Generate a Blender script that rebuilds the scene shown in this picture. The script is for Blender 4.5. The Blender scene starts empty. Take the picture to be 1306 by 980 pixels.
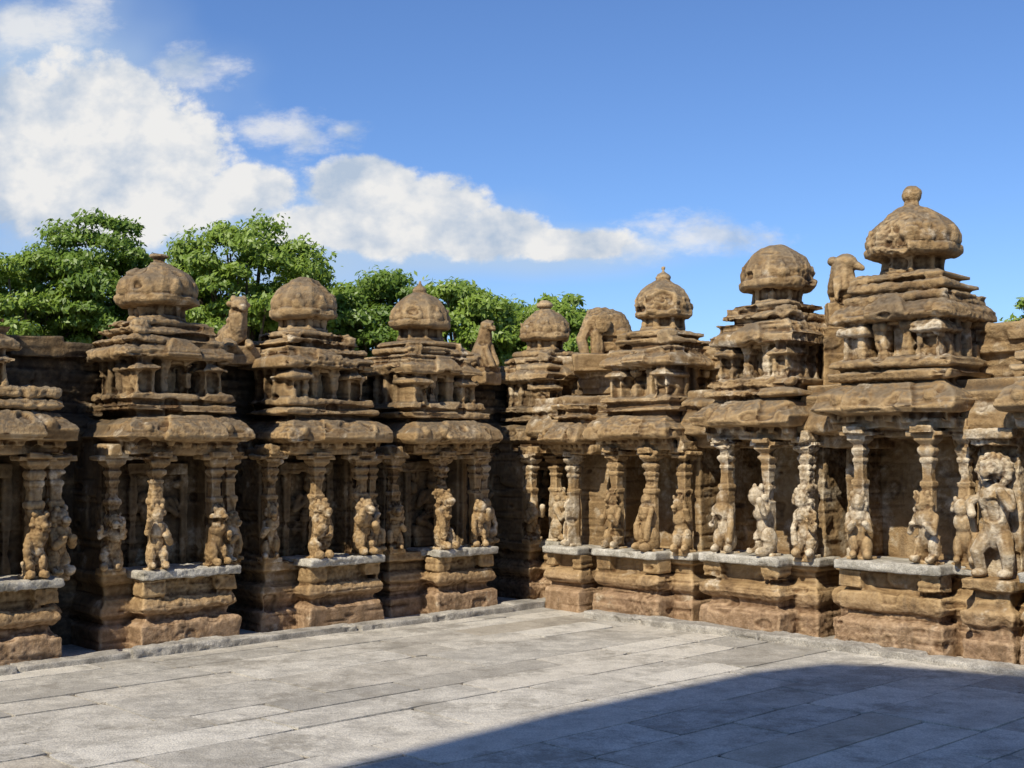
import bpy, math, random
import numpy as np
from mathutils import Vector, Matrix
import bmesh
scene=bpy.context.scene
scene.view_settings.view_transform='Standard'
scene.view_settings.look='None'
scene.view_settings.exposure=0
F=1555.0
# ---------------------------------------------------------------- noise
_rng=np.random.RandomState(7)
_perm=_rng.permutation(256); _perm=np.concatenate([_perm,_perm])
_val=_rng.rand(512)
def vnoise(p):
    pi=np.floor(p).astype(np.int64); f=p-pi; f=f*f*(3-2*f)
    x,y,z=pi[:,0]&255,pi[:,1]&255,pi[:,2]&255
    def h(a,b,c):
        return _val[_perm[(_perm[(_perm[a&255]+b)&255]+c)&255]]
    fx,fy,fz=f[:,0],f[:,1],f[:,2]
    c00=h(x,y,z)*(1-fx)+h(x+1,y,z)*fx
    c10=h(x,y+1,z)*(1-fx)+h(x+1,y+1,z)*fx
    c01=h(x,y,z+1)*(1-fx)+h(x+1,y,z+1)*fx
    c11=h(x,y+1,z+1)*(1-fx)+h(x+1,y+1,z+1)*fx
    return ((c00*(1-fy)+c10*fy)*(1-fz)+(c01*(1-fy)+c11*fy)*fz)*2-1
def fbm(p,o=3):
    s=0;a=1;t=0
    for i in range(o):
        s=s+a*vnoise(p*(2.03**i)+i*17.3); t+=a; a*=.5
    return s/t
# ---------------------------------------------------------------- builder
def _ico(sub):
    bm=bmesh.new(); bmesh.ops.create_icosphere(bm,subdivisions=sub,radius=1)
    v=[tuple(a.co) for a in bm.verts]; bm.verts.index_update()
    f=[tuple(a.index for a in q.verts) for q in bm.faces]; bm.free()
    return np.array(v),f
ICO=_ico(2)
class MB:
    def __init__(s,seed=0): s.v=[];s.f=[];s.r=random.Random(seed)
    def add(s,vs,fs):
        b=len(s.v); s.v.extend([tuple(float(c) for c in q) for q in vs]); s.f.extend([tuple(i+b for i in q) for q in fs])
    def box(s,x0,x1,y0,y1,z0,z1,j=0.0,rot=0.0):
        if x0>x1: x0,x1=x1,x0
        cx,cy=(x0+x1)/2,(y0+y1)/2
        vs=[]
        for z in (z0,z1):
            for (x,y) in ((x0,y0),(x1,y0),(x1,y1),(x0,y1)):
                dx,dy=x-cx,y-cy
                xx=cx+dx*math.cos(rot)-dy*math.sin(rot); yy=cy+dx*math.sin(rot)+dy*math.cos(rot)
                vs.append((xx+s.r.uniform(-j,j),yy+s.r.uniform(-j,j),z+s.r.uniform(-j,j)))
        s.add(vs,[(0,3,2,1),(4,5,6,7),(0,1,5,4),(1,2,6,5),(2,3,7,6),(3,0,4,7)])
    def rl(s,layers,cx=0,j=0.0):
        vs=[];fs=[]
        for (hw,nf,nb,z) in layers:
            a,b,c,d=[s.r.uniform(-j,j) for _ in range(4)]
            vs+=[(cx-hw+a,-nf+b,z),(cx+hw+c,-nf+d,z),(cx+hw+c,-nb,z),(cx-hw+a,-nb,z)]
        n=len(layers)
        fs.append((0,3,2,1)); t=4*(n-1); fs.append((t,t+1,t+2,t+3))
        for k in range(n-1):
            for i in range(4):
                i2=(i+1)%4
                fs.append((4*k+i,4*k+i2,4*k+4+i2,4*k+4+i))
        s.add(vs,fs)
    def pl(s,prof,cx,cy,n=8,ph=None,sx=1,sy=1,j=0):
        if ph is None: ph=math.pi/n
        vs=[];fs=[]
        for (r,z) in prof:
            for i in range(n):
                a=ph+2*math.pi*i/n; q=r*(1+s.r.uniform(-j,j))
                vs.append((cx+q*sx*math.cos(a),cy+q*sy*math.sin(a),z+s.r.uniform(-j,j)*.15))
        m=len(prof)
        fs.append(tuple(reversed(range(n)))); fs.append(tuple(range(n*(m-1),n*m)))
        for k in range(m-1):
            for i in range(n):
                i2=(i+1)%n; fs.append((n*k+i,n*k+i2,n*k+n+i2,n*k+n+i))
        s.add(vs,fs)
    def el(s,c,r,rx=0,rz=0):
        v=ICO[0]*np.array(r)
        if rx: 
            ca,sa=math.cos(rx),math.sin(rx); y=v[:,1]*ca-v[:,2]*sa; z=v[:,1]*sa+v[:,2]*ca; v=np.stack([v[:,0],y,z],1)
        if rz:
            ca,sa=math.cos(rz),math.sin(rz); x=v[:,0]*ca-v[:,1]*sa; y=v[:,0]*sa+v[:,1]*ca; v=np.stack([x,y,v[:,2]],1)
        s.add(v+np.array(c),ICO[1])
    def limb(s,p0,p1,r0,r1,n=8):
        p0=Vector(p0);p1=Vector(p1); d=(p1-p0); q=d.to_track_quat('Z','Y')
        vs=[];fs=[]
        for (p,r) in ((p0,r0),(p1,r1)):
            for i in range(n):
                a=2*math.pi*i/n; w=p+q@Vector((r*math.cos(a),r*math.sin(a),0)); vs.append(tuple(w))
        fs.append(tuple(reversed(range(n)))); fs.append(tuple(range(n,2*n)))
        for i in range(n): fs.append((i,(i+1)%n,n+(i+1)%n,n+i))
        s.add(vs,fs); s.el(p0,(r0,)*3); s.el(p1,(r1,)*3)
    def lion(s,cx,cy,z0,h,w=1.0,turn=0.0):
        # rearing lion; pose, head angle and state of wear differ from one to the next
        r=s.r; k=h/.48; b=len(s.v)
        lean=r.uniform(-.025,.025); hx=lean+r.uniform(-.02,.02); hy=r.uniform(-.01,.03); worn=r.random(); st=r.uniform(-.02,.02)
        P=lambda x,y,z:(x*k*w,y*k,z*k)
        E=lambda c,q,**a:s.el(P(*c),(q[0]*k*w,q[1]*k,q[2]*k),**a)
        E((.055,-.02,.09+st),(.048,.07,.09)); E((-.055,-.02,.09-st),(.048,.07,.09))
        E((.06,-.09,.025),(.034,.055,.03)); E((-.06,-.09,.025),(.034,.055,.03))
        E((lean*.5,-.015,.19),(.066,.058,.13)); E((lean,-.035,.28),(.082,.065,.08))
        if worn>.2:
            E((hx,-.065+hy,.38),(.062,.06,.066))
            if worn>.5:
                E((hx+hx*.6,-.12+hy,.365),(.036,.04,.026)); E((hx+hx*.6,-.11+hy,.335),(.028,.033,.014))
            E((hx+.045,-.05,.44),(.02,.02,.024)); E((hx-.045,-.05,.44),(.02,.02,.024))
            for i in range(9):
                if r.random()<.35: continue
                a=-.6+i*(math.pi+1.2)/8
                E((hx+.068*math.cos(a),-.035,.37+.062*math.sin(a)),(.024,.03,.026))
        else: E((lean,-.03,.36),(.055,.045,.06))
        for sg in (1,-1):
            m=r.random()
            if m<.25: continue
            if m<.65: e,hd=(sg*.092,-.09,.19),(sg*.05,-.13,.24)
            elif m<.78: e,hd=(sg*.10,-.08,.26),(sg*.09,-.12,.35)
            else: e,hd=(sg*.085,-.08,.18),(sg*.07,-.08,.09)
            s.limb(P(sg*.068+lean,-.03,.29),P(*e),.03*k,.024*k); s.limb(P(*e),P(*hd),.024*k,.026*k)
        ca,sa=math.cos(turn),math.sin(turn)
        for i in range(b,len(s.v)):
            x,y,z=s.v[i]; s.v[i]=(cx+x*ca-y*sa,cy+x*sa+y*ca,z0+z)
    def figure(s,cx,cy,z0,h,seated=False):
        k=h
        def E(c,r): s.el((cx+c[0]*k,cy+c[1]*k,z0+c[2]*k),(r[0]*k,r[1]*k,r[2]*k))
        def L(a,b,r0,r1): s.limb((cx+a[0]*k,cy+a[1]*k,z0+a[2]*k),(cx+b[0]*k,cy+b[1]*k,z0+b[2]*k),r0*k,r1*k)
        sw=s.r.uniform(-.04,.04)
        E((sw,-.05,.88),(.075,.07,.085)); E((sw,-.04,.97),(.055,.05,.08))
        E((0,-.04,.68),(.125,.07,.12)); E((0,-.04,.52),(.1,.06,.1))
        for sg in (1,-1):
            L((sg*.13,-.03,.75),(sg*.22,-.05,.58),.04,.034); L((sg*.22,-.05,.58),(sg*(.1 if s.r.random()<.5 else .28),-.08,.66),.034,.028)
            if seated:
                L((sg*.07,-.05,.45),(sg*.25,-.12,.36),.07,.055); L((sg*.25,-.12,.36),(sg*.05,-.12,.28),.05,.035)
            else:
                L((sg*.06,-.04,.48),(sg*.09,-.06,.25),.07,.045); L((sg*.09,-.06,.25),(sg*.07,-.03,.03),.045,.035)
        if seated: s.box(cx-.3*k,cx+.3*k,cy-.12*k,cy+.05*k,z0,z0+.28*k)

def finish(mb,name,mat,M,voxel,parent=None,sc=(1,1,1),disp=(.02,.012,.006),strata=.01,plaster=0.0,top=0.0,zoned=False,dark=0.0):
    v=np.array(mb.v)*np.array(sc)
    me=bpy.data.meshes.new(name+"_src"); me.from_pydata(v.tolist(),[],mb.f)
    ob=bpy.data.objects.new(name,me); scene.collection.objects.link(ob)
    m=ob.modifiers.new("r",'REMESH'); m.mode='VOXEL'; m.voxel_size=voxel; m.adaptivity=0
    dg=bpy.context.evaluated_depsgraph_get()
    nm=bpy.data.meshes.new_from_object(ob.evaluated_get(dg)); ob.modifiers.clear(); ob.data=nm; nm.name=name
    bpy.data.meshes.remove(me)
    n=len(nm.vertices); co=np.empty(n*3); nm.vertices.foreach_get('co',co); co=co.reshape(-1,3)
    no=np.empty(n*3); nm.vertices.foreach_get('normal',no); no=no.reshape(-1,3)
    R=np.array(M.to_3x3()); T=np.array(M.translation); w=co@R.T+T
    zl=w[:,2]/sc[2]
    up=np.clip((zl-1.6)/.4,0,1); dome=np.clip((zl-2.72)/.1,0,1)
    amp=1+top*up
    # worn in some places, still crisp in others
    rough=np.clip(.65+1.3*vnoise(w*1.9+3),.15,1.8)
    d=disp[0]*fbm(w*np.array([3,3,5]),2)*amp+disp[1]*rough*fbm(w*np.array([15,15,24])+5,2)*amp*(1-.25*dome)+disp[2]*rough*fbm(w*50+9,2)
    st=vnoise(w*np.array([2.5,2.5,30])+31); d-=strata*(1-.9*dome)*np.clip((st-.4)*4,0,1)
    pit=vnoise(w*np.array([6,6,10])+77); d-=disp[1]*2.2*np.clip((pit-.48)*6,0,1)*amp
    d+=dome*disp[0]*.5*fbm(w*np.array([7,7,8])+61,2)
    co2=co+no*d[:,None]
    nm.vertices.foreach_set('co',co2.ravel())
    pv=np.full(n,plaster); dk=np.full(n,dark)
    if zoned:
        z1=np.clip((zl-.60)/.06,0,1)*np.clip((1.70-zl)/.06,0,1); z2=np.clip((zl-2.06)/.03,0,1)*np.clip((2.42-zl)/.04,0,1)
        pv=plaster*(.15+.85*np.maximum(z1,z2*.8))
        # inner stone darkens with depth: recess shade painted into the colour
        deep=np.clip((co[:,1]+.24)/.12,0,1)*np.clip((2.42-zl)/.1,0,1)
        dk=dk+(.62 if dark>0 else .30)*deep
    at=nm.attributes.new('plaster','FLOAT','POINT'); at.data.foreach_set('value',pv.astype(np.float32))
    at=nm.attributes.new('shade_grime','FLOAT','POINT'); at.data.foreach_set('value',dk.astype(np.float32))
    nm.polygons.foreach_set('use_smooth',np.ones(len(nm.polygons),dtype=bool))
    nm.materials.clear(); nm.materials.append(mat); nm.update()
    if parent: ob.parent=parent
    else: ob.matrix_world=M
    return ob
def empty(name,M=Matrix.Identity(4)):
    e=bpy.data.objects.new(name,None); scene.collection.objects.link(e); e.empty_display_size=.3; e.matrix_world=M; return e
# ---------------------------------------------------------------- materials
class NT:
    def __init__(s,nt): s.nt=nt; s.nt.nodes.clear()
    def n(s,t,**k):
        a=s.nt.nodes.new(t)
        for q,v in k.items(): setattr(a,q,v)
        return a
    def put(s,inp,v):
        if isinstance(v,bpy.types.NodeSocket): s.nt.links.new(v,inp)
        else: inp.default_value=v
    def math(s,op,a,b=0.0,c=None,clamp=False):
        m=s.n('ShaderNodeMath',operation=op); m.use_clamp=clamp
        s.put(m.inputs[0],a); s.put(m.inputs[1],b)
        if c is not None: s.put(m.inputs[2],c)
        return m.outputs[0]
    def vec(s,op,a,b=(0,0,0)):
        m=s.n('ShaderNodeVectorMath',operation=op); s.put(m.inputs[0],a); s.put(m.inputs[1],b)
        return m.outputs['Value'] if op in('LENGTH','DOT_PRODUCT') else m.outputs[0]
    def noise(s,v,scale,det=4,rough=.55):
        m=s.n('ShaderNodeTexNoise'); s.put(m.inputs['Vector'],v); m.inputs['Scale'].default_value=scale; m.inputs['Detail'].default_value=det; m.inputs['Roughness'].default_value=rough
        return m.outputs[0]
    def ss(s,v,a,b):
        m=s.n('ShaderNodeMapRange',interpolation_type='SMOOTHSTEP'); s.put(m.inputs[0],v); m.inputs[1].default_value=a; m.inputs[2].default_value=b
        return m.outputs[0]
    def mix(s,f,a,b,bt='MIX'):
        m=s.n('ShaderNodeMix',data_type='RGBA',blend_type=bt); s.put(m.inputs[0],f)
        for i,v in((6,a),(7,b)):
            if isinstance(v,tuple) and len(v)==3: v=v+(1,)
            s.put(m.inputs[i],v)
        return m.outputs[2]
    def ramp(s,f,pts):
        m=s.n('ShaderNodeValToRGB'); s.put(m.inputs[0],f); e=m.color_ramp.elements
        while len(e)<len(pts): e.new(.5)
        for i,(p,c) in enumerate(pts): e[i].position=p; e[i].color=tuple(c)+(1,)
        return m.outputs[0]
    def out(s,col,rough,h,strength,dist):
        b=s.n('ShaderNodeBsdfPrincipled'); s.put(b.inputs['Base Color'],col); s.put(b.inputs['Roughness'],rough); b.inputs['Specular IOR Level'].default_value=.15
        if h is not None:
            bp=s.n('ShaderNodeBump'); bp.inputs['Strength'].default_value=strength; bp.inputs['Distance'].default_value=dist; s.put(bp.inputs['Height'],h)
            s.nt.links.new(bp.outputs[0],b.inputs['Normal'])
        o=s.n('ShaderNodeOutputMaterial'); s.nt.links.new(b.outputs[0],o.inputs[0])
def newmat(name):
    m=bpy.data.materials.new(name); m.use_nodes=True; return m,NT(m.node_tree)
def sandstone(name):
    m,t=newmat(name); g=t.n('ShaderNodeNewGeometry'); P=g.outputs['Position']
    n1=t.noise(P,1.9,3,.6); n2=t.noise(P,11,4,.72)
    f=t.math('ADD',t.math('MULTIPLY',n1,.6),t.math('MULTIPLY',n2,.4))
    col=t.ramp(f,[(.33,(.22,.14,.07)),(.44,(.38,.255,.125)),(.54,(.50,.35,.185)),(.68,(.62,.475,.29))])
    sep=t.n('ShaderNodeSeparateXYZ'); t.put(sep.inputs[0],P); z=sep.outputs[2]
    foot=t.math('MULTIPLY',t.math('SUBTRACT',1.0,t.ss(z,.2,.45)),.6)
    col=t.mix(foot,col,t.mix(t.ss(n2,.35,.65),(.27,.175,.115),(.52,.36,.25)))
    # vertical rain streaks and blotches
    sv=t.vec('MULTIPLY',P,(5.0,5.0,1.0)); st=t.noise(sv,1.7,4,.7)
    col=t.mix(t.math('MULTIPLY',t.ss(st,.53,.66),.48),col,(.19,.135,.085))
    sn=t.n('ShaderNodeSeparateXYZ'); t.put(sn.inputs[0],g.outputs['Normal'])
    lm=t.math('MULTIPLY',t.ss(sn.outputs[2],.15,.8),t.ss(n2,.34,.54))
    lm=t.math('MULTIPLY',lm,t.math('MULTIPLY',t.ss(z,.7,1.9),.78))
    col=t.mix(lm,col,(.185,.155,.115))
    a=t.n('ShaderNodeAttribute'); a.attribute_name='plaster'
    pnn=t.noise(P,3.4,5,.64)
    blot=t.math('MULTIPLY',t.ss(t.math('SUBTRACT',1.0,pnn),.51,.64),t.math('MULTIPLY',t.ss(z,1.6,2.6),.55))
    col=t.mix(blot,col,(.18,.145,.105))
    pn=t.math('ADD',pnn,t.math('MULTIPLY',a.outputs['Fac'],.33))
    pm=t.math('MULTIPLY',t.ss(pn,.61,.74),.85)
    col=t.mix(pm,col,t.mix(t.ss(n2,.34,.64),(.44,.34,.215),(.80,.71,.55)))
    so=t.n('ShaderNodeAttribute'); so.attribute_name='shade_grime'  # blackened old stone plus recess shade, both put into the colour
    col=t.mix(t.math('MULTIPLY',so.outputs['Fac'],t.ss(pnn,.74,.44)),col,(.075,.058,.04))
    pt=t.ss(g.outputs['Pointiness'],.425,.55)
    col=t.mix(1.0,col,t.mix(pt,(.26,.20,.17),(1.08,1.06,1.03)),'MULTIPLY')  # crevice dust and shade put into the colour, ridges lightened
    h=t.noise(P,36,4,.75)
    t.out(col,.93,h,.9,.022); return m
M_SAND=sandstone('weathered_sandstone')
def granite(name,c0,c1,attr=False):
    m,t=newmat(name); g=t.n('ShaderNodeNewGeometry'); P=g.outputs['Position']
    n2=t.noise(P,90,2,.7); n3=t.noise(P,4,7,.76)
    f=n3
    if attr:
        a=t.n('ShaderNodeAttribute'); a.attribute_name='tone'
        f=t.math('ADD',f,t.math('MULTIPLY',t.math('SUBTRACT',a.outputs['Fac'],.5),.28))
    col=t.mix(t.ss(f,.3,.7),c0,c1)
    sp=t.mix(t.ss(n2,.35,.65),(.76,.76,.77),(1.14,1.13,1.11)); col=t.mix(1.0,col,sp,'MULTIPLY')
    if attr:
        b=t.n('ShaderNodeAttribute'); b.attribute_name='warm'
        col=t.mix(t.math('MULTIPLY',b.outputs['Fac'],.45),col,(.48,.40,.29))
        st=t.math('MULTIPLY',t.ss(t.noise(P,1.2,7,.8),.51,.62),.6)
        col=t.mix(st,col,(.23,.205,.165))
    h=t.math('ADD',n3,t.math('MULTIPLY',n2,.25))
    t.out(col,.8,h,.9,.03); return m
M_GRAN=granite('granite_slab',(.26,.235,.185),(.66,.62,.54))
M_PAVE=granite('granite_paving',(.37,.345,.30),(.68,.635,.55),True)
M_KERB=granite('granite_kerb',(.24,.22,.19),(.56,.52,.45))
m,t=newmat('dusty_ground'); g=t.n('ShaderNodeNewGeometry'); P=g.outputs['Position']
t.out(t.mix(t.ss(t.noise(P,3,4,.7),.40,.65),(.06,.05,.038),(.34,.29,.22)),.95,t.noise(P,40,2,.6),.5,.02); M_GROUND=m
m,t=newmat('bark'); g=t.n('ShaderNodeNewGeometry'); P=g.outputs['Position']
t.out(t.mix(t.noise(t.vec('MULTIPLY',P,(1,1,.2)),20,4,.6),(.06,.045,.03),(.17,.13,.09)),.9,t.noise(P,30,3,.6),.6,.03); M_BARK=m
def leafmat(name,c0,c1):
    m=bpy.data.materials.new(name); m.use_nodes=True; t=NT(m.node_tree)
    a=t.n('ShaderNodeAttribute'); a.attribute_name='tone'
    col=t.mix(a.outputs['Fac'],c0,c1)
    b=t.n('ShaderNodeBsdfDiffuse'); t.put(b.inputs[0],col)
    gl=t.n('ShaderNodeBsdfGlossy'); gl.inputs['Roughness'].default_value=.45; gl.inputs[0].default_value=(.9,.9,.9,1)
    tr=t.n('ShaderNodeBsdfTranslucent'); t.put(tr.inputs[0],t.mix(.5,col,(.26,.36,.03)))
    mx=t.n('ShaderNodeMixShader'); mx.inputs[0].default_value=.36
    t.nt.links.new(b.outputs[0],mx.inputs[1]); t.nt.links.new(tr.outputs[0],mx.inputs[2])
    m2=t.n('ShaderNodeMixShader'); m2.inputs[0].default_value=.03
    t.nt.links.new(mx.outputs[0],m2.inputs[1]); t.nt.links.new(gl.outputs[0],m2.inputs[2])
    o=t.n('ShaderNodeOutputMaterial'); t.nt.links.new(m2.outputs[0],o.inputs[0]); return m
M_LEAF=leafmat('leaves',(.13,.21,.022),(.30,.41,.06))
M_LEAF2=leafmat('leaves_deep',(.095,.17,.02),(.23,.34,.05))
# ---------------------------------------------------------------- wall frames
class W:
    def __init__(s,o,d):
        s.o=Vector(o); s.d=Vector(d).normalized(); s.y=Vector((-s.d.y,s.d.x)); s.n=-s.y
        s.ang=math.atan2(s.d.y,s.d.x)
    def M(s,u,n=0,z=0):
        p=s.o+s.d*u+s.n*n
        return Matrix.Translation((p.x,p.y,z))@Matrix.Rotation(s.ang,4,'Z')
    def px(s,px,n=0):
        k=(px-653)/F; b=s.o+s.n*n
        return (k*b.y-b.x)/(s.d.x-k*s.d.y)
LW=W((-3.06,10.5),(.725,.688)); RW=W((1.516,12.15),(.688,-.725))
# ---------------------------------------------------------------- shrine
def shrine(wall,u,su=1.0,sz=1.0,ds=1.0,fin='none',seed=1,plaster=0.0,tower=True,single=False,pillplaster=None,domeflat=1.0,fdx=0.0,pw=.43,ps=.27,tdx=0.0,right=False):
    r=random.Random(seed); M=wall.M(u); E=empty('temple_shrine',M)
    b=MB(seed); J=.013; fc=fdx/su+(.03 if not right else 0); BK=-.5
    if not single:
        b.rl([(.60,.28,BK,-.05),(.60,.28,BK,.17),(.55,.23,BK,.19),(.55,.23,BK,.24),(.59,.27,BK,.28),(.61,.29,BK,.34),(.58,.26,BK,.39),(.53,.20,BK,.42),(.53,.20,BK,.51),(.58,.26,BK,.53),(.58,.26,BK,.61)],j=J)
    w=pw if not single else .52
    b.rl([(w+.025,.53,.1,-.05),(w+.02,.52,.1,.19),(w-.01,.49,.1,.21),(w-.055,.44,.1,.225),(w-.055,.44,.1,.27),(w-.01,.485,.1,.285),(w+.02,.52,.1,.325),(w+.01,.51,.1,.37),(w-.02,.48,.1,.405),(w-.09,.41,.1,.415),(w-.09,.38,.1,.56)],cx=fc,j=J)
    for q in (-1,1):
        b.box(fc+q*w*.55,fc+q*(w-.005),-.49,-.3,.435,.56,.008)
    nb=.08 if single else (-.36 if right else -.08)
    b.rl([(.54,nb,BK-.1,.5),(.54,nb,BK-.1,1.68)])
    if not single:
        for sg in (-1,1):
            if right:
                b.box(sg*.47,sg*.56,-.10,.4,.58,1.62,.006)
            else:
                b.box(sg*.40,sg*.545,-.13,.3,.58,1.62,.006); b.box(sg*.44,sg*.50,-.17,.0,.6,1.6,.006)
                b.box(fc*.4+sg*.24-.03,fc*.4+sg*.24+.03,-.02,.2,.60,1.5,.005)
        if not right:
            b.rl([(.40,-.04,-.2,.56),(.40,-.04,-.2,1.6)])
            b.box(-.28,.28,-.06,.2,1.40,1.50,.008)
            b.figure(fc*.5+r.uniform(-.03,.03),.01,.64,.72,seated=r.random()<.6)
            for i in range(8): b.el((fc*.5+r.choice((-1,1))*r.uniform(.12,.2),.02,r.uniform(.7,1.35)),(r.uniform(.025,.05),.04,r.uniform(.03,.06)))
        else:
            b.box(-.5,.5,-.16,.4,1.52,1.66,.006)
    bw=.50
    b.rl([(bw,.42,-.1,1.575),(bw,.43,-.1,1.655)],cx=fc*.5,j=J)
    for i in range(7):
        x=-.45+.15*i+fc*.5; b.box(x-.035,x+.035,-.475,-.2,1.63,1.70,.006)
    for sg in (-1,1): b.box(sg*.53-.05,sg*.53+.05,-.36,-.05,1.57,1.66,.01)
    b.rl([(.44,.43,-.3,1.675),(.555,.565,-.3,1.685),(.58,.60,-.3,1.720),(.57,.585,-.3,1.775),(.53,.54,-.3,1.83),(.47,.47,-.3,1.88),(.41,.40,-.3,1.905),(.41,.38,-.3,1.945)],cx=fc*.35,j=J*1.8)
    b.rl([(.27,.62,.3,1.690),(.285,.645,.3,1.73),(.27,.61,.3,1.80),(.2,.5,.3,1.9)],cx=fc*.6,j=J)
    for x in (-.38,-.14,.12,.37):
        b.el((x+r.uniform(-.03,.03),-.56,1.79),(.055,.05,.06))
    b.rl([(.50,.46,-.3,1.935),(.51,.47,-.3,1.95),(.50,.46,-.3,1.985),(.43,.39,-.3,1.99),(.43,.39,-.3,2.02),(.485,.445,-.3,2.03),(.475,.435,-.3,2.08),(.4,.36,-.3,2.09)],cx=fc*.2,j=J*1.8)
    b0=len(b.v)
    if tower:
        b.rl([(.36,.16,-.3,2.04),(.36,.16,-.3,2.40)])
        for sg in (-1,1):
            x=sg*.31
            b.box(x-.05,x+.05,-.35,-.15,2.08,2.27,.005)
            b.box(x-.085,x-.05,-.41,-.15,2.08,2.27,.004); b.box(x+.05,x+.085,-.41,-.15,2.08,2.27,.004)
            b.rl([(.09,.42,.1,2.262),(.125,.46,.1,2.275),(.12,.455,.1,2.305),(.07,.40,.1,2.345)],cx=x,j=.010)
            b.box(sg*.11-.03,sg*.11+.03,-.35,-.1,2.09,2.38,.006)
            b.box(sg*.11-.045,sg*.11+.045,-.365,-.1,2.31,2.345,.004)
            for yy in (-.12,.04,.2): b.box(sg*.36,sg*.42,yy-.025,yy+.025,2.08,2.38,.004)
        b.box(-.14,.14,-.33,-.1,2.34,2.385,.006); b.box(-.05,.05,-.23,-.1,2.09,2.32,.006)
        b.rl([(.38,.33,-.33,2.365),(.48,.44,-.38,2.370),(.50,.46,-.4,2.400),(.485,.44,-.39,2.45),(.42,.37,-.35,2.485),(.385,.34,-.3,2.51)],j=J*1.8)
        b.rl([(.15,.485,.3,2.38),(.165,.50,.3,2.41),(.15,.47,.3,2.47),(.08,.4,.3,2.54)],cx=r.uniform(-.03,.03),j=J)
        b.rl([(.42,.38,-.36,2.50),(.43,.385,-.36,2.525),(.42,.375,-.36,2.55),(.34,.30,-.3,2.555),(.34,.30,-.3,2.59),(.39,.35,-.33,2.595),(.38,.34,-.33,2.635),(.27,.26,-.26,2.64),(.27,.25,-.25,2.67),(.32,.295,-.29,2.675),(.315,.29,-.285,2.71),(.24,.23,-.23,2.72)],j=J*2.2)
        for sg in (-1,1): b.box(sg*.30-.06,sg*.30+.06,-.33,-.2,2.58,2.69,.02,r.uniform(-.3,.3))
        b.pl([(.205,2.70),(.205,2.90)],0,0,8)
        for i in range(8):
            a=math.pi/8+i*math.pi/4
            b.pl([(.030,2.70),(.030,2.89)],.212*math.cos(a),.212*math.sin(a),4)
        b.pl([(.22,2.72),(.245,2.725),(.245,2.748),(.21,2.755)],0,0,8,j=.02)
        R=ds; f=domeflat; z0=2.865
        prof=[(.25,z0-.02),(.322,z0-.014),(.354,z0+.010),(.354,z0+.055),(.326,z0+.066),(.336,z0+.085),(.338,z0+.14*f),(.314,z0+.20*f),(.262,z0+.262*f),(.195,z0+.312*f),(.13,z0+.345*f),(.075,z0+.372*f)]
        b.pl([(q*R,z) for q,z in prof],0,0,8,j=.018)
        for i in range(8):
            a=i*math.pi/4; rr=.312*R
            ca,sa=math.cos(a),math.sin(a)
            b.el((rr*ca,rr*sa,z0+.105),(.026,.06,.050),rz=a); b.el((rr*ca,rr*sa,z0+.165),(.018,.024,.035),rz=a)
        zt=z0+.352*f
        if fin=='point': b.pl([(.12,zt-.03),(.10,zt+.0),(.06,zt+.01),(.08,zt+.04),(.065,zt+.07),(.03,zt+.10),(.016,zt+.15)],0,0,12)
        if fin=='ball': b.pl([(.13,zt-.03),(.10,zt+.01),(.06,zt+.02),(.05,zt+.07)],0,0,12); b.el((0,0,zt+.115),(.078,.078,.07))
        if fin=='flat': b.pl([(.14,zt-.04),(.12,zt+.005),(.06,zt+.015),(.055,zt+.045),(.095,zt+.055),(.09,zt+.085),(.04,zt+.11)],0,0,12)
        if fin=='none': b.pl([(.18,zt-.05),(.13,zt-.005),(.06,zt+.015)],0,0,8)
    if tdx:
        for i in range(b0,len(b.v)): x,y,z=b.v[i]; b.v[i]=(x+tdx,y,z)
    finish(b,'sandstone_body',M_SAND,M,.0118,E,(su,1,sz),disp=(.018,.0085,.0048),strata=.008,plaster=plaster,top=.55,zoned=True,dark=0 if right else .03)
    s=MB(seed+50)
    x=fc-w-.02; xe=fc+w+.02
    while x<xe-.01:
        ww=r.uniform(.35,.9); x1=min(xe,x+ww)
        if xe-x1<.2: x1=xe
        s.rl([((x1-x)/2-.003,.535,.02,.562),((x1-x)/2-.003,.545,.02,.570),((x1-x)/2-.003,.545,.02,.622),((x1-x)/2-.008,.535,.02,.632)],cx=(x+x1)/2,j=.007); x=x1
    if right and not single:
        s.rl([((.63-xe)/2,.31,-.05,.562),((.63-xe)/2,.31,-.05,.628)],cx=(xe+.63)/2+.004,j=.006)
    finish(s,'granite_ledge',M_GRAN,M,.011,E,(su,1,sz),disp=(.005,.007,.004),strata=.0)
    p=MB(seed+90)
    if single: cols=[(fc,.33,1)]
    elif right: cols=[(fc-ps,.37,1),(fc+ps,.37,1),(max(fc+ps+.22,.47),.23,.85)]
    else: cols=[(fc-ps,.37,1),(fc+ps,.37,1),(-.49,.20,.8),(max(fc+ps+.22,.47),.23,.85)]
    for (x,n,k) in cols:
        y=-n; wl=.050/ (su if not single else .8)
        p.box(x-.095,x+.095,y-.085,y+.06,.60,.65,.004)
        p.pl([(wl*1.4,.64),(wl*1.35,1.16),(wl*1.65,1.175),(wl*1.65,1.205),(wl*1.2,1.215),(wl*1.2,1.33),(wl*1.5,1.345),(wl*1.5,1.365),(wl*1.15,1.375),(wl*1.8,1.42),(wl*1.8,1.44),(wl*1.2,1.46),(wl*2.4,1.50),(wl*2.4,1.525)],x,y,4 if (r.random()<.6 or k<1) else 8)
        p.box(x-.145,x+.145,y-.08,y+.12,1.528,1.565,.006); p.box(x-.085,x+.085,y-.13,y+.12,1.55,1.60,.006)
        p.lion(x,y-.025,.645,r.uniform(.48,.62)*(1 if k==1 else .92),r.uniform(.76,.95),r.uniform(-.45,.45) if k==1 else (-.5 if x<0 else .3))
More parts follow.
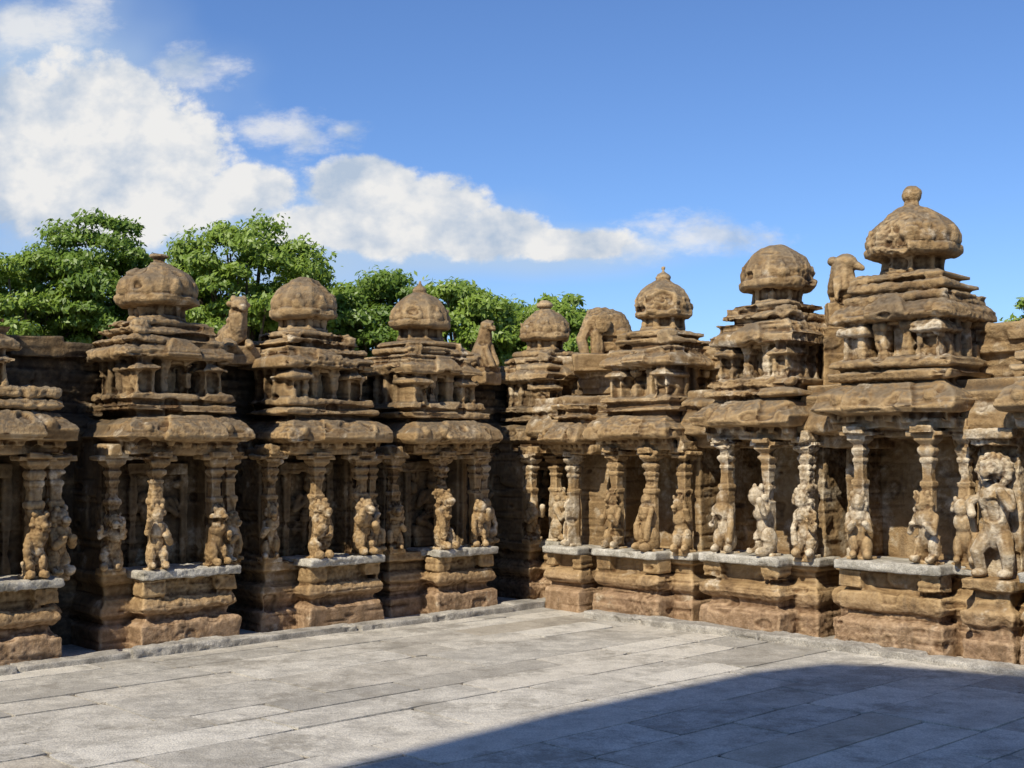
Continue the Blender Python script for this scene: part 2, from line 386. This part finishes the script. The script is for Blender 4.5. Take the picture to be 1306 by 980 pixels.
    pp=plaster+.35 if pillplaster is None else pillplaster
    finish(p,'lion_pillars',M_SAND,M,.0078,E,(su,1,sz),disp=(.014,.009,.0045),strata=.003,plaster=pp)
    return E
shrine(LW,-3.1,seed=11,fin='none')
shrine(LW,-1.53,seed=12,fin='ball',plaster=.1,pillplaster=.28,tdx=-.3,fdx=.03)
shrine(LW,0.0,seed=13,fin='flat',plaster=.18,pillplaster=.36,fdx=.05)
shrine(LW,1.5,seed=14,ds=.94,fin='none',plaster=.12,pillplaster=.26,fdx=.12,pw=.40,ps=.25)
shrine(LW,2.91,seed=15,ds=.93,fin='point',plaster=.10,pillplaster=.28,fdx=.18,pw=.38,ps=.23)
shrine(LW,4.73,su=.85,seed=16,ds=.93,fin='flat',plaster=.1,domeflat=.9)
shrine(RW,-.93,su=.46,seed=17,tower=False,single=True,plaster=.15,pillplaster=.6,right=True)
shrine(RW,0.0,su=.92,sz=1.025,seed=18,ds=.92,fin='point',plaster=.34,pillplaster=.26,right=True,fdx=-.08,ps=.245,pw=.43)
shrine(RW,1.348,su=.94,sz=1.08,seed=24,ds=1.05,fin='none',plaster=.5,pillplaster=.62,right=True,fdx=-.09,ps=.235,pw=.435)
shrine(RW,2.70,su=1.08,sz=1.13,seed=20,ds=1.06,fin='ball',plaster=.42,pillplaster=.48,right=True,fdx=0.0,ps=.28,pw=.42)
shrine(RW,4.25,su=1.05,sz=1.13,seed=21,ds=1.0,fin='ball',plaster=.45,pillplaster=.5,right=True,tdx=.2)
# ---------------------------------------------------------------- walls
def wall(W_,u0,u1,seed,name,gaps,sz=1.0,plaster=0.0,entsegs=(),o=-.25,dark=0):
    b=MB(seed); r=random.Random(seed); c=(u0+u1)/2; hw=(u1-u0)/2; B=-.85
    b.rl([(hw,o+.16,B,-.05),(hw,o+.16,B,.2),(hw,o+.10,B,.22),(hw,o+.10,B,.28),(hw,o+.15,B,.31),(hw,o+.15,B,.37),(hw,o+.07,B,.42),(hw,o+.07,B,.54),(hw,o+.14,B,.56),(hw,o+.14,B,.62),(hw,o+.0,B,.63),(hw,o+.0,B,1.62),(hw,o+.1,B,1.64),(hw,o+.18,B,1.70),(hw,o+.20,B,1.76),(hw,o+.16,B,1.86),(hw,o+.1,B,1.92),(hw,o-.02,B,1.94),(hw,o-.02,B,2.2)],cx=c)
    z=1.95
    while z<2.42:
        hh=r.uniform(.075,.105); x=u0+r.uniform(-.1,0)
        pr=o+.02+r.uniform(-.02,.03)+(.07 if z>2.3 else 0)
        while x<u1:
            w=r.uniform(.14,.36)
            if r.random()>.04: b.box(x+.007,x+w-.007,-(pr+r.uniform(-.02,.02)),.85-r.uniform(-.02,.02),z,z+hh-.015,.004)
            x+=w
        b.box(u0,u1,-o+.03,.80,z-.015,z+hh); z+=hh
    x=u0
    while x<u1:
        w=r.uniform(.25,.55)
        if r.random()>.15: b.box(x,x+w-.01,-o-.10-r.uniform(0,.04),.86,z,z+r.uniform(.05,.09),.01,r.uniform(-.03,.03))
        x+=w
    for g in gaps:
        b.figure(g+r.uniform(-.03,.03),-o-.01,.66,.72,seated=False)
    for (a,e,nn) in entsegs:
        b.rl([((e-a)/2,nn-.08,-.3,1.57),((e-a)/2,nn-.07,-.3,1.67),((e-a)/2,nn+.06,-.3,1.69),((e-a)/2,nn+.09,-.3,1.74),((e-a)/2,nn+.05,-.3,1.83),((e-a)/2,nn-.03,-.3,1.92),((e-a)/2,nn,-.3,1.95),((e-a)/2,nn,-.3,2.0),((e-a)/2,nn-.08,-.3,2.03),((e-a)/2,nn-.08,-.3,2.1)],cx=(a+e)/2,j=.02)
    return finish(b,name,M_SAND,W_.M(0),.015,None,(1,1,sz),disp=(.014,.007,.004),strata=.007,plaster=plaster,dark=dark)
wall(LW,-5.2,5.1,31,'temple_wall',[-3.7,-2.2,-.77,.75,2.2,3.6,4.05],dark=.95,o=-.42)  # left wall darkened in colour: old black stone and painted recess shade
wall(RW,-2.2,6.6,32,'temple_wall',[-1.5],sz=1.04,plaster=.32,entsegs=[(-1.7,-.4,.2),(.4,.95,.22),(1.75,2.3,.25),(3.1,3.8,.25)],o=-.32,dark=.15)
def guardian(b):
    b.box(-.17,.17,.02,.45,-.14,1.12,.01)
    L=b.limb;E_=b.el
    E_((0,-.03,.28),(.10,.09,.16)); E_((0,-.05,.52),(.125,.10,.14)); E_((0,-.05,.42),(.10,.08,.16))
    L((.07,-.05,.22),(.12,-.11,.10),.07,.05); L((.12,-.11,.10),(.10,-.06,-.04),.05,.04); E_((.10,-.11,-.05),(.05,.08,.035))
    L((-.07,-.05,.22),(-.12,-.12,.12),.07,.05); L((-.12,-.12,.12),(-.11,-.06,-.04),.05,.04); E_((-.11,-.11,-.05),(.05,.08,.035))
    L((.11,-.06,.56),(.16,-.13,.46),.045,.035); L((.16,-.13,.46),(.10,-.16,.58),.035,.035)
    L((-.11,-.06,.56),(-.17,-.13,.48),.045,.035); L((-.17,-.13,.48),(-.13,-.17,.40),.035,.035)
    E_((0,-.08,.75),(.095,.09,.095)); E_((0,-.16,.72),(.06,.05,.04)); E_((0,-.14,.665),(.045,.045,.02)); E_((.045,-.15,.79),(.022,.02,.02)); E_((-.045,-.15,.79),(.022,.02,.02))
    for i in range(13):
        a=-.9+i*(math.pi+1.8)/12; E_((.12*math.cos(a),-.04,.74+.115*math.sin(a)),(.036,.045,.036))
    b.box(-.16,.16,-.12,.2,.93,.99,.006); b.box(-.19,.19,-.16,.2,.98,1.05,.006)
GM=RW.M(RW.px(1270,.25),.25,.72)
GE=empty('guardian_lion_relief',GM)
b=MB(61); guardian(b); finish(b,'carved_lion',M_SAND,GM,.009,GE,disp=(.018,.012,.005),strata=.003,plaster=.68)
b=MB(62); b.rl([(.20,.22,-.4,-.8),(.20,.22,-.4,-.56),(.16,.17,-.4,-.53),(.16,.17,-.4,-.46),(.20,.21,-.4,-.43),(.20,.22,-.4,-.34),(.15,.15,-.4,-.30),(.15,.15,-.4,-.19),(.21,.22,-.4,-.17),(.21,.22,-.4,-.09)],j=.01)
finish(b,'pedestal',M_SAND,GM,.012,GE,disp=(.018,.009,.005),strata=.008,plaster=0)
# ---------------------------------------------------------------- statues on the wall tops
def statue(name,W_,px,n,z,fn,seed,rot=0,sc=1.0,pl=0):
    b=MB(seed); fn(b); M=W_.M(W_.px(px,n),n,z)@Matrix.Rotation(rot,4,'Z')
    return finish(b,name,M_SAND,M,.011,None,(sc,sc,sc),disp=(.018,.009,.004),strata=.002,plaster=pl)
def bull(b):
    b.box(-.2,.2,-.2,.25,-.14,.03,.01)
    b.el((0,.05,.14),(.13,.22,.14)); b.el((0,-.02,.25),(.09,.10,.10)); b.limb((0,-.08,.2),(0,-.12,.38),.10,.075)
    b.el((0,-.15,.42),(.075,.09,.07)); b.el((0,-.23,.39),(.045,.05,.042))
    for s in(1,-1):
        b.el((s*.05,-.12,.48),(.022,.022,.035)); b.el((s*.085,-.12,.43),(.03,.018,.02)); b.limb((s*.1,-.12,.06),(s*.08,-.24,.04),.045,.035); b.el((s*.12,.12,.08),(.06,.1,.08))
def upright(b):
    b.box(-.16,.16,-.14,.2,-.14,.03,.01)
    b.limb((-.02,.02,.05),(.05,.0,.28),.13,.085); b.limb((.05,0,.28),(.06,-.02,.42),.08,.06); b.el((.06,-.04,.45),(.07,.075,.06)); b.el((-.1,.05,.08),(.11,.12,.1)); b.el((.05,-.11,.43),(.04,.04,.035))
    b.limb((.08,-.06,.24),(.07,-.14,.04),.035,.03); b.limb((-.02,-.06,.24),(-.03,-.14,.04),.035,.03)
def elephant(b):
    b.box(-.3,.3,-.2,.25,-.14,.02,.01)
    b.el((.06,.05,.22),(.20,.18,.24)); b.el((-.07,-.02,.33),(.13,.13,.16)); b.el((.0,.02,.36),(.14,.13,.13)); b.limb((-.15,-.06,.31),(-.22,-.10,.16),.07,.05); b.limb((-.22,-.10,.16),(-.19,-.13,.03),.05,.04)
    b.el((-.02,-.17,.31),(.08,.03,.11)); 
    for (x,y) in ((-.07,-.1),(.16,-.1),(.18,.14),(-.04,.14)): b.limb((x,y,.2),(x,y,.03),.07,.065)
    b.el((.22,.02,.15),(.07,.1,.12)); b.el((.06,.02,.08),(.16,.14,.08))
def bird(b):
    b.box(-.2,.22,-.16,.2,-.75,-.2,.01); b.box(-.14,.16,-.12,.16,-.24,.02,.01)
    b.el((0,.02,.12),(.14,.13,.15)); b.limb((-.01,0,.15),(.0,-.01,.32),.125,.09); b.el((.02,-.02,.36),(.10,.085,.075)); b.limb((.08,-.04,.34),(.15,-.06,.31),.045,.025); b.el((-.08,.02,.38),(.04,.05,.035))
    b.limb((.06,-.08,.2),(.07,-.12,.05),.04,.035); b.limb((-.06,-.08,.2),(-.07,-.12,.05),.04,.035)
statue('stone_bull_statue',LW,297,-.3,2.54,bull,71,-.2,.98)
statue('stone_lion_statue',LW,614,-.3,2.50,upright,73,.3,1.1)
statue('stone_elephant_statue',RW,772,-.3,2.62,elephant,74,.75,1.15)
statue('stone_bird_statue',RW,1078,-.3,2.93,bird,75,.7,1.05)
# ---------------------------------------------------------------- kerbs, paving, ground
def kerb(W_,u0,u1,n0,seed):
    r=random.Random(seed); b=MB(seed); x=u0
    while x<u1:
        w=r.uniform(.6,1.5); k=r.uniform(-.03,.03); h=.055+r.uniform(-.015,.015)
        b.box(x+.010,x+w-.010,-(n0+k+.12),-(n0+k-.08),-.04,h,.006,r.uniform(-.018,.018)); x+=w
    return finish(b,'granite_kerb',M_KERB,W_.M(0),.012,None,disp=(.012,.008,.004),strata=0)
kerb(LW,-5,3.95,.66,81); kerb(RW,-.42,6,.62,82)
r=random.Random(5); vs=[];fs=[];tone=[];warm=[]
def toW(u,n):
    p=LW.o+LW.d*u+LW.n*n; return p.x,p.y
n=-.3
while n<22:
    dp=r.choice([.34,.42,.52,.60,.72]); u=-13+r.uniform(0,.8)
    while u<9:
        w=r.choice([.5,.7,.9,1.1,1.35,1.6])*r.uniform(.88,1.12)
        parts=[(0,1)] if (r.random()>.18 or dp<.5) else [(0,.5),(.5,1)]
        for (p0,p1) in parts:
            n_=n+dp*p0; d_=dp*(p1-p0)
            g=r.uniform(.002,.0075)
            z=[-.003+r.uniform(-.005,.005) for _ in range(4)]
            nx=max(2,int(w/.09)); ny=max(2,int(d_/.09))
            ring=[]
            for i in range(nx): ring.append((i/nx,0))
            for i in range(ny): ring.append((1,i/ny))
            for i in range(nx): ring.append((1-i/nx,1))
            for i in range(ny): ring.append((0,1-i/ny))
            i0=len(vs)
            for (a,c) in ring:
                uu=u+g+a*(w-2*g)+r.uniform(-.0025,.0025); nn=n_+g+c*(d_-2*g)+r.uniform(-.0025,.0025)
                if (a,c) in ((0,0),(1,0),(1,1),(0,1)):
                    q=r.choice((.008,.012,.03)); uu+=(.5-a)*q; nn+=(.5-c)*q
                X,Y=toW(uu,nn); vs.append((X,Y,z[0]*(1-a)*(1-c)+z[1]*a*(1-c)+z[2]*a*c+z[3]*(1-a)*c))
            L=len(ring)
            for q in range(L): X,Y,_=vs[i0+q]; vs.append((X,Y,-.05))
            fs.append(tuple(range(i0,i0+L)))
            for q in range(L): q2=(q+1)%L; fs.append((i0+q,i0+L+q,i0+L+q2,i0+q2))
            a=min(max(r.gauss(.5,.3),0),1); c=.9 if r.random()<.09 else r.uniform(0,.35); tone+=[a]*(2*L); warm+=[c]*(2*L)
        u+=w
    n+=dp
me=bpy.data.meshes.new('stone_paving'); me.from_pydata(vs,[],fs)
for nm,a in(('tone',tone),('warm',warm)):
    at=me.attributes.new(nm,'FLOAT','POINT'); at.data.foreach_set('value',np.array(a,dtype=np.float32))
me.materials.append(M_PAVE)
bm=bmesh.new(); bm.from_mesh(me); bmesh.ops.recalc_face_normals(bm,faces=bm.faces); bm.to_mesh(me); bm.free()
ob=bpy.data.objects.new('stone_paving',me); scene.collection.objects.link(ob)
me=bpy.data.meshes.new('ground'); S=600; me.from_pydata([(-S,-S,-.014),(S,-S,-.014),(S,S,-.014),(-S,S,-.014)],[],[(0,1,2,3)]); me.materials.append(M_GROUND)
ob=bpy.data.objects.new('ground',me); scene.collection.objects.link(ob)
# ---------------------------------------------------------------- sun + main sanctuary behind the camera
EL=math.radians(45); T=Vector((.51,.86)).normalized(); H=14.0
disp=T*(H/math.tan(EL))
pts=[(-8,-1.2),(-3.2,3.9),(-1,6.16),(.23,7.56),(1.72,8.97),(2.4,9.35),(3.0,9.2),(3.65,8.85),(6,7.4),(9,4.5),(6,-2),(-3,-5)]
fp=[(x-disp.x,yy-disp.y) for x,yy in pts]
cx=sum(p[0] for p in fp)/len(fp); cy=sum(p[1] for p in fp)/len(fp)
E=empty('temple_sanctuary',Matrix.Translation((cx,cy,0)))
vs=[];fs=[]; N=len(fp)
lay=[(.96,-.05),(.96,.8),(.93,.85),(.93,3.2),(.97,3.3),(.97,3.6),(.92,3.7),(.92,6.2),(.97,6.3),(.97,6.6),(.93,6.7),(.93,9.3),(.97,9.4),(.97,9.7),(.93,9.8),(.93,13.2),(1,13.6),(1,14)]
for k,z in lay:
    for p in fp: vs.append(((p[0]-cx)*k,(p[1]-cy)*k,z))
for a in range(len(lay)-1):
    for i in range(N): fs.append((a*N+i,a*N+(i+1)%N,(a+1)*N+(i+1)%N,(a+1)*N+i))
fs.append(tuple(range((len(lay)-1)*N,len(lay)*N)))
me=bpy.data.meshes.new('walls'); me.from_pydata(vs,[],fs); me.materials.append(M_SAND)
bm=bmesh.new(); bm.from_mesh(me); bmesh.ops.recalc_face_normals(bm,faces=bm.faces); bm.to_mesh(me); bm.free()
ob=bpy.data.objects.new('walls',me); scene.collection.objects.link(ob); ob.parent=E
sl=bpy.data.lights.new('sun','SUN'); sl.energy=5.0; sl.angle=math.radians(.5); sl.color=(1,.92,.76)
so=bpy.data.objects.new('sun',sl); scene.collection.objects.link(so); so.location=(-5,-15,20)
d=Vector((T.x*math.cos(EL),T.y*math.cos(EL),-math.sin(EL))); so.rotation_euler=d.to_track_quat('-Z','Y').to_euler()
# ---------------------------------------------------------------- trees
def tree(px,Y,ytop,rad,seed,mat,n=24000,ybot=470,leaf=.15):
    rs=np.random.RandomState(seed); r=random.Random(seed)
    X=(px-653)/F*Y; ztop=1.6+(576-ytop)*Y/F+.05; zb=1.6+(576-ybot)*Y/F-.6
    cz=(ztop+zb)/2; rz=(ztop-zb)/2
    E=empty('leafy_tree',Matrix.Translation((X,Y,0)))
    b=MB(seed); b.limb((0,0,-.1),(.1,.05,zb*.7),.22,.17); b.limb((.1,.05,zb*.7),(0,0,cz),.17,.08)
    C=[]
    k=int(75*rad/1.5*max(1,rz/1.6))
    while len(C)<k:
        q=rs.uniform(-1,1,3); L=np.linalg.norm(q)
        if L>1 or L<.45: continue
        rr=rs.uniform(.20,.46)*(.65+.3*rad/1.5)
        c=q/L*min(L,1)*np.array([rad-rr*.6,rad-rr*.6,rz-rr*.8]); C.append((c+np.array([0,0,cz]),rr))
        if r.random()<.25: b.limb((.05,.02,zb*.8),tuple(c*.8+np.array([0,0,cz])),.06,.02,5)
    V=[];tn=[]
    for c,rr in C:
        m_=int(n/k); dv=rs.normal(size=(m_,3)); dv/=np.linalg.norm(dv,axis=1)[:,None]
        dv[:,2]=np.where(dv[:,2]<-.3,-dv[:,2]*.5,dv[:,2])
        rad_=rr*(1-.5*rs.rand(m_)**1.6)*(1+.3*vnoise(dv*2.5+c))*np.where(rs.rand(m_)<.10,1.28,1)
        pos=c+dv*rad_[:,None]*np.array([1.1,1.1,.85])
        nn=dv*.7+rs.normal(size=(m_,3))*.5+np.array([-.25,-.4,.35]); nn/=np.linalg.norm(nn,axis=1)[:,None]
        a=np.cross(nn,rs.normal(size=(m_,3))); a/=np.linalg.norm(a,axis=1)[:,None]; a[:,2]-=.25; bb=np.cross(nn,a)
        l=leaf*rs.uniform(.55,1.1,m_)[:,None]; w=l*.42
        V.append(np.stack([pos-a*l*.5,pos+bb*w*.5+nn*.01,pos+a*l*.5,pos-bb*w*.5+nn*.01],1).reshape(-1,3))
        tn.append(np.repeat(np.clip(rs.rand(m_)*.6+rs.rand()*.4,0,1),4))
    V=np.concatenate(V); tn=np.concatenate(tn); nq=len(V)//4
    me=bpy.data.meshes.new('foliage'); me.vertices.add(len(V)); me.vertices.foreach_set('co',V.ravel())
    me.loops.add(nq*4); me.loops.foreach_set('vertex_index',np.arange(nq*4,dtype=np.int32))
    me.polygons.add(nq); me.polygons.foreach_set('loop_start',np.arange(0,nq*4,4,dtype=np.int32)); me.polygons.foreach_set('loop_total',np.full(nq,4,dtype=np.int32))
    me.update(); at=me.attributes.new('tone','FLOAT','POINT'); at.data.foreach_set('value',tn.astype(np.float32)); me.materials.append(mat)
    ob=bpy.data.objects.new('foliage',me); scene.collection.objects.link(ob); ob.parent=E
    me=bpy.data.meshes.new('trunk'); me.from_pydata(b.v,[],b.f); me.materials.append(M_BARK); ob=bpy.data.objects.new('trunk_and_limbs',me); scene.collection.objects.link(ob); ob.parent=E
tree(-90,26,300,1.9,1,M_LEAF2,16000)
tree(28,25,314,1.35,2,M_LEAF,26000)
tree(115,26,268,1.65,3,M_LEAF2,38000)
tree(308,26,266,1.9,4,M_LEAF,48000)
tree(215,29,345,1.4,10,M_LEAF2,16000)
tree(420,28,352,1.1,12,M_LEAF,18000)
tree(485,28,344,1.55,5,M_LEAF2,28000)
tree(582,27,350,1.35,6,M_LEAF,24000)
tree(645,30,378,1.35,11,M_LEAF2,18000)
tree(700,28,368,1.35,7,M_LEAF,22000)
tree(1338,24,368,.8,8,M_LEAF,9000,ybot=480)
# ---------------------------------------------------------------- world
w=bpy.data.worlds.new('World'); scene.world=w; w.use_nodes=True; t=NT(w.node_tree)
sky=t.n('ShaderNodeTexSky',sky_type='NISHITA'); sky.sun_disc=False; sky.sun_elevation=EL; sky.sun_rotation=math.atan2(-T.x,-T.y)%(2*math.pi)
sky.air_density=1.0; sky.dust_density=.3; sky.ozone_density=3.0
tc=t.n('ShaderNodeTexCoord'); sp=t.n('ShaderNodeSeparateXYZ'); t.put(sp.inputs[0],tc.outputs['Generated'])
yy=t.math('MAXIMUM',sp.outputs[1],.08); U=t.math('DIVIDE',sp.outputs[0],yy); Vv=t.math('DIVIDE',sp.outputs[2],yy)
cb=t.n('ShaderNodeCombineXYZ'); t.put(cb.inputs[0],U); t.put(cb.inputs[1],Vv); Pq=cb.outputs[0]
def ell(lst):
    acc=None
    for (x,y,rx,ry) in lst:
        c=((x-653)/F,(576-y)/F,0); q=t.vec('MULTIPLY',t.vec('SUBTRACT',Pq,c),(F/rx,F/ry,0))
        f=t.math('SUBTRACT',1.0,t.vec('LENGTH',q)); acc=f if acc is None else t.math('MAXIMUM',acc,f)
    return acc
main=[(20,180,230,135),(110,150,140,100),(215,190,100,75),(120,250,230,70),(310,240,80,42),(460,235,88,45),(540,265,95,48),(470,288,170,42),(620,297,100,40),(720,310,100,25)]
wisp=[(250,75,80,42),(365,165,100,40),(440,162,60,18),(20,20,180,55),(800,312,95,28),(835,288,60,26),(905,298,110,36)]
haze=[(250,310,560,120),(0,120,330,200),(600,320,420,50)]
Pn=t.vec('MULTIPLY',Pq,(1,1.2,1)); N1=t.noise(Pn,14,8,.60); N2=t.noise(t.vec('ADD',Pn,(.016,-.024,0)),14,4,.55)
Nl=t.noise(t.vec('ADD',Pn,(4.4,2.2,0)),7,3,.5)
wv=t.noise(t.vec('MULTIPLY',Pq,(1,1.8,1)),15,7,.64)
fm=t.math('ADD',t.math('MULTIPLY',ell(main),1.6),t.math('MULTIPLY',t.math('SUBTRACT',N1,.5),2.7))
dm=t.ss(fm,.0,.45)
fw=t.math('ADD',ell(wisp),t.math('MULTIPLY',t.math('SUBTRACT',wv,.5),3.0)); dw=t.math('MULTIPLY',t.ss(fw,.1,1.1),.8)
fh=t.math('ADD',ell(haze),t.math('MULTIPLY',t.math('SUBTRACT',Nl,.5),.8)); dh=t.math('MULTIPLY',t.ss(fh,.0,.75),.8)
den=t.math('MAXIMUM',dm,dw)
low=t.math('MULTIPLY',t.ss(t.math('SUBTRACT',Vv,t.math('MULTIPLY',U,-.42)),.07,-.05),.55)   # shaded cloud base
rel=t.math('ADD',t.math('MULTIPLY',t.math('SUBTRACT',N1,N2),3.6),t.math('MULTIPLY',t.math('SUBTRACT',Nl,.5),3.4))
lit=t.math('ADD',.70,t.math('SUBTRACT',rel,low),clamp=True)
K=9.1
cc=t.mix(lit,(.53*K,.64*K,.80*K),(.99*K,.985*K,.975*K))
base=t.mix(1.0,sky.outputs[0],(.93,1.17,1.56),'MULTIPLY')
c1=t.mix(dh,base,(.55*K,.71*K,.92*K)); c2=t.mix(den,c1,cc)
bg=t.n('ShaderNodeBackground'); t.put(bg.inputs[0],c2); bg.inputs[1].default_value=.095
o=t.n('ShaderNodeOutputWorld'); t.nt.links.new(bg.outputs[0],o.inputs[0])
# ---------------------------------------------------------------- camera
cam=bpy.data.cameras.new('camera'); cam.sensor_width=36; cam.lens=F/1306*36; cam.clip_end=2000
co=bpy.data.objects.new('camera',cam); scene.collection.objects.link(co); co.location=(0,0,1.6); co.rotation_euler=(math.radians(90+3.17),0,0)
scene.camera=co
